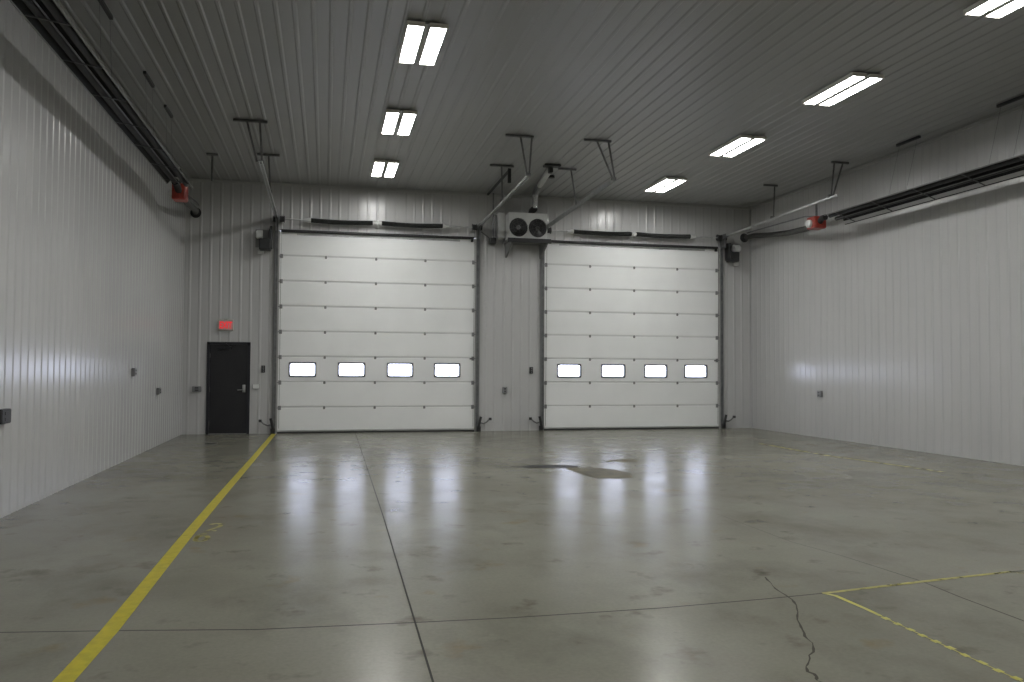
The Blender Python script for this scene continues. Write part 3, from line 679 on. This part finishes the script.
# ------------------------------------------------------------------ floor markings, puddle
b = MB(); b.strip([(-1.29, YB + .05), (-1.253, 4.57), (-1.230, 5.39), (-1.238, 8.11), (-1.228, 10.21), (-1.19, 15), (-1.165, D - .1)], .105, .001, .0008)
tag(b.build('floor_line', 'yellow'), 'solid yellow painted line running to the left overhead door', 'floor line')
b = MB(); b.strip([(3.44, 5.275), (4.41, 5.425), (5.27, 5.545)], [.036, .040, .032], .001, .0008).strip([(5.25, 5.55), (5.36, 5.42), (5.37, 4.6), (5.36, YB + 4)], .03, .001, .0008)
tag(b.build('floor_line', 'yellow_worn'), 'thin worn yellow line along the floor joint at the right', 'floor line')
b = MB(); b.strip([(3.44, 5.28), (3.487, 5.2), (3.493, 4.88), (3.487, 4.72)], [.024, .036, .030, .026], .001, .0008); b.strip([(3.487, 4.72), (3.468, 4.0), (3.46, 3.6), (3.46, 2.5)], .009, .001, .0004)
y = 4.69
while y > 2.5:
    l = random.uniform(.046, .062); xx = 3.487 - (4.72 - y) * .024 + random.uniform(-.004, .004)
    b.strip([(xx, y), (xx + random.uniform(-.006, .006), y - l)], random.uniform(.030, .040), .0014, .0006); y -= l + random.uniform(.060, .078)
tag(b.build('floor_line', 'yellow_dash'), 'dashed yellow line on the concrete at the lower right', 'floor line')
b = MB(); b.strip([(9.08, 16.2), (9.06, 13.65), (9.23, 12.47), (9.40, 11.2)], .085, .001, .0008)
tag(b.build('floor_line', 'yellow_faint'), 'faint worn yellow line on the floor near the right wall', 'floor line')
def arc(cx, cy, rx, ry, a0, a1, n=12): return [(cx + rx * math.cos(math.radians(a0 + (a1 - a0) * k / n)), cy + ry * math.sin(math.radians(a0 + (a1 - a0) * k / n))) for k in range(n + 1)]
b = MB()
b.strip(arc(-1.085, 8.10, .055, .13, 0, 360, 16), .042, .001, .0008).strip([(-1.14, 8.10), (-1.135, 8.25), (-1.07, 8.36)], .042, .001, .0008)
b.strip(arc(-1.045, 8.74, .055, .10, 150, -20) + [(-1.0, 8.66), (-1.09, 8.46), (-1.0, 8.45)], .042, .001, .0008)
tag(b.build('stencil_mark', 'yellow_faint'), 'faded yellow stencil numerals beside the solid yellow line', 'floor mark')
def blob(pts, n=3, j=.02):
    out = []
    for k in range(len(pts)):
        a, c = V((*pts[k], 0)), V((*pts[(k + 1) % len(pts)], 0))
        for q in range(n): p = a.lerp(c, q / n); out.append((p.x + random.uniform(-j, j), p.y + random.uniform(-j, j) * 2))
    return out
b = MB(); b.prism(blob([(3.75, 12.75), (3.74, 12.2), (3.79, 11.65), (3.86, 11.40), (4.10, 11.33), (4.40, 11.45), (4.52, 12.0), (4.45, 12.35), (4.30, 12.6), (4.05, 12.75)]), .0008, .0022)
tag(b.build('puddle', 'puddle'), 'brown puddle on the floor in front of the right overhead door', 'puddle')
b = MB(); b.prism(blob([(2.95, 13.05), (3.3, 13.2), (3.8, 13.15), (4.03, 13.0), (3.95, 12.72), (3.5, 12.78), (3.1, 12.88)], 2, .012), .0008, .0020)
tag(b.build('puddle', 'wet'), 'narrow dark wet streak left of the brown puddle', 'puddle')
b = MB(); b.prism(blob([(4.60, 13.35), (4.85, 13.75), (5.20, 13.85), (5.32, 13.5), (5.12, 13.25), (4.80, 13.5)], 2, .012), .0008, .0020)
tag(b.build('puddle', 'puddle'), 'small wet patch behind the brown puddle, towards the right overhead door', 'puddle')
root = thing('floor_drain', (-2.27, 18.1, 0), 'small black floor drain in front of the service door', 'floor drain')
b = MB(); b.tube([(-2.27, 18.1, .0004), (-2.27, 18.1, .004)], .12, 24); b.build('grate', 'dark', root)
b = MB(); b.strip(arc(-2.27, 18.1, .128, .128, 0, 360, 28), .016, .0008, .0045); b.build('rim', 'angle', root)

# ------------------------------------------------------------------ daylight outside the door windows
w = bpy.data.worlds.new('World'); bpy.context.scene.world = w; w.use_nodes = True
bg = w.node_tree.nodes['Background']; bg.inputs[0].default_value = (.76, .785, 1.0, 1); bg.inputs[1].default_value = 8

# ------------------------------------------------------------------ camera
yaw, pitch, roll = .221, .0336, .0051
fwd = V((math.sin(yaw) * math.cos(pitch), math.cos(yaw) * math.cos(pitch), math.sin(pitch)))
r = V((math.cos(yaw), -math.sin(yaw), 0)); u = r.cross(fwd); c, s = math.cos(roll), math.sin(roll)
r, u = r * c + u * s, u * c - r * s
cam = bpy.data.cameras.new('camera'); co = bpy.data.objects.new('camera', cam); C.objects.link(co)
cam.sensor_width = 36; cam.lens = 36 * 830.55 / 1024; cam.clip_start = .05; cam.clip_end = 200
m3 = Matrix((r, u, -fwd)).transposed(); co.matrix_world = Matrix.Translation((0, 0, EYE)) @ m3.to_4x4()
sc = bpy.context.scene; sc.camera = co
sc.view_settings.view_transform = 'Standard'; sc.view_settings.look = 'None'; sc.view_settings.gamma = 1; sc.view_settings.use_curve_mapping = False
sc.view_settings.exposure = 0.70
sc.cycles.max_bounces = 14; sc.cycles.diffuse_bounces = 8; sc.cycles.transparent_max_bounces = 12
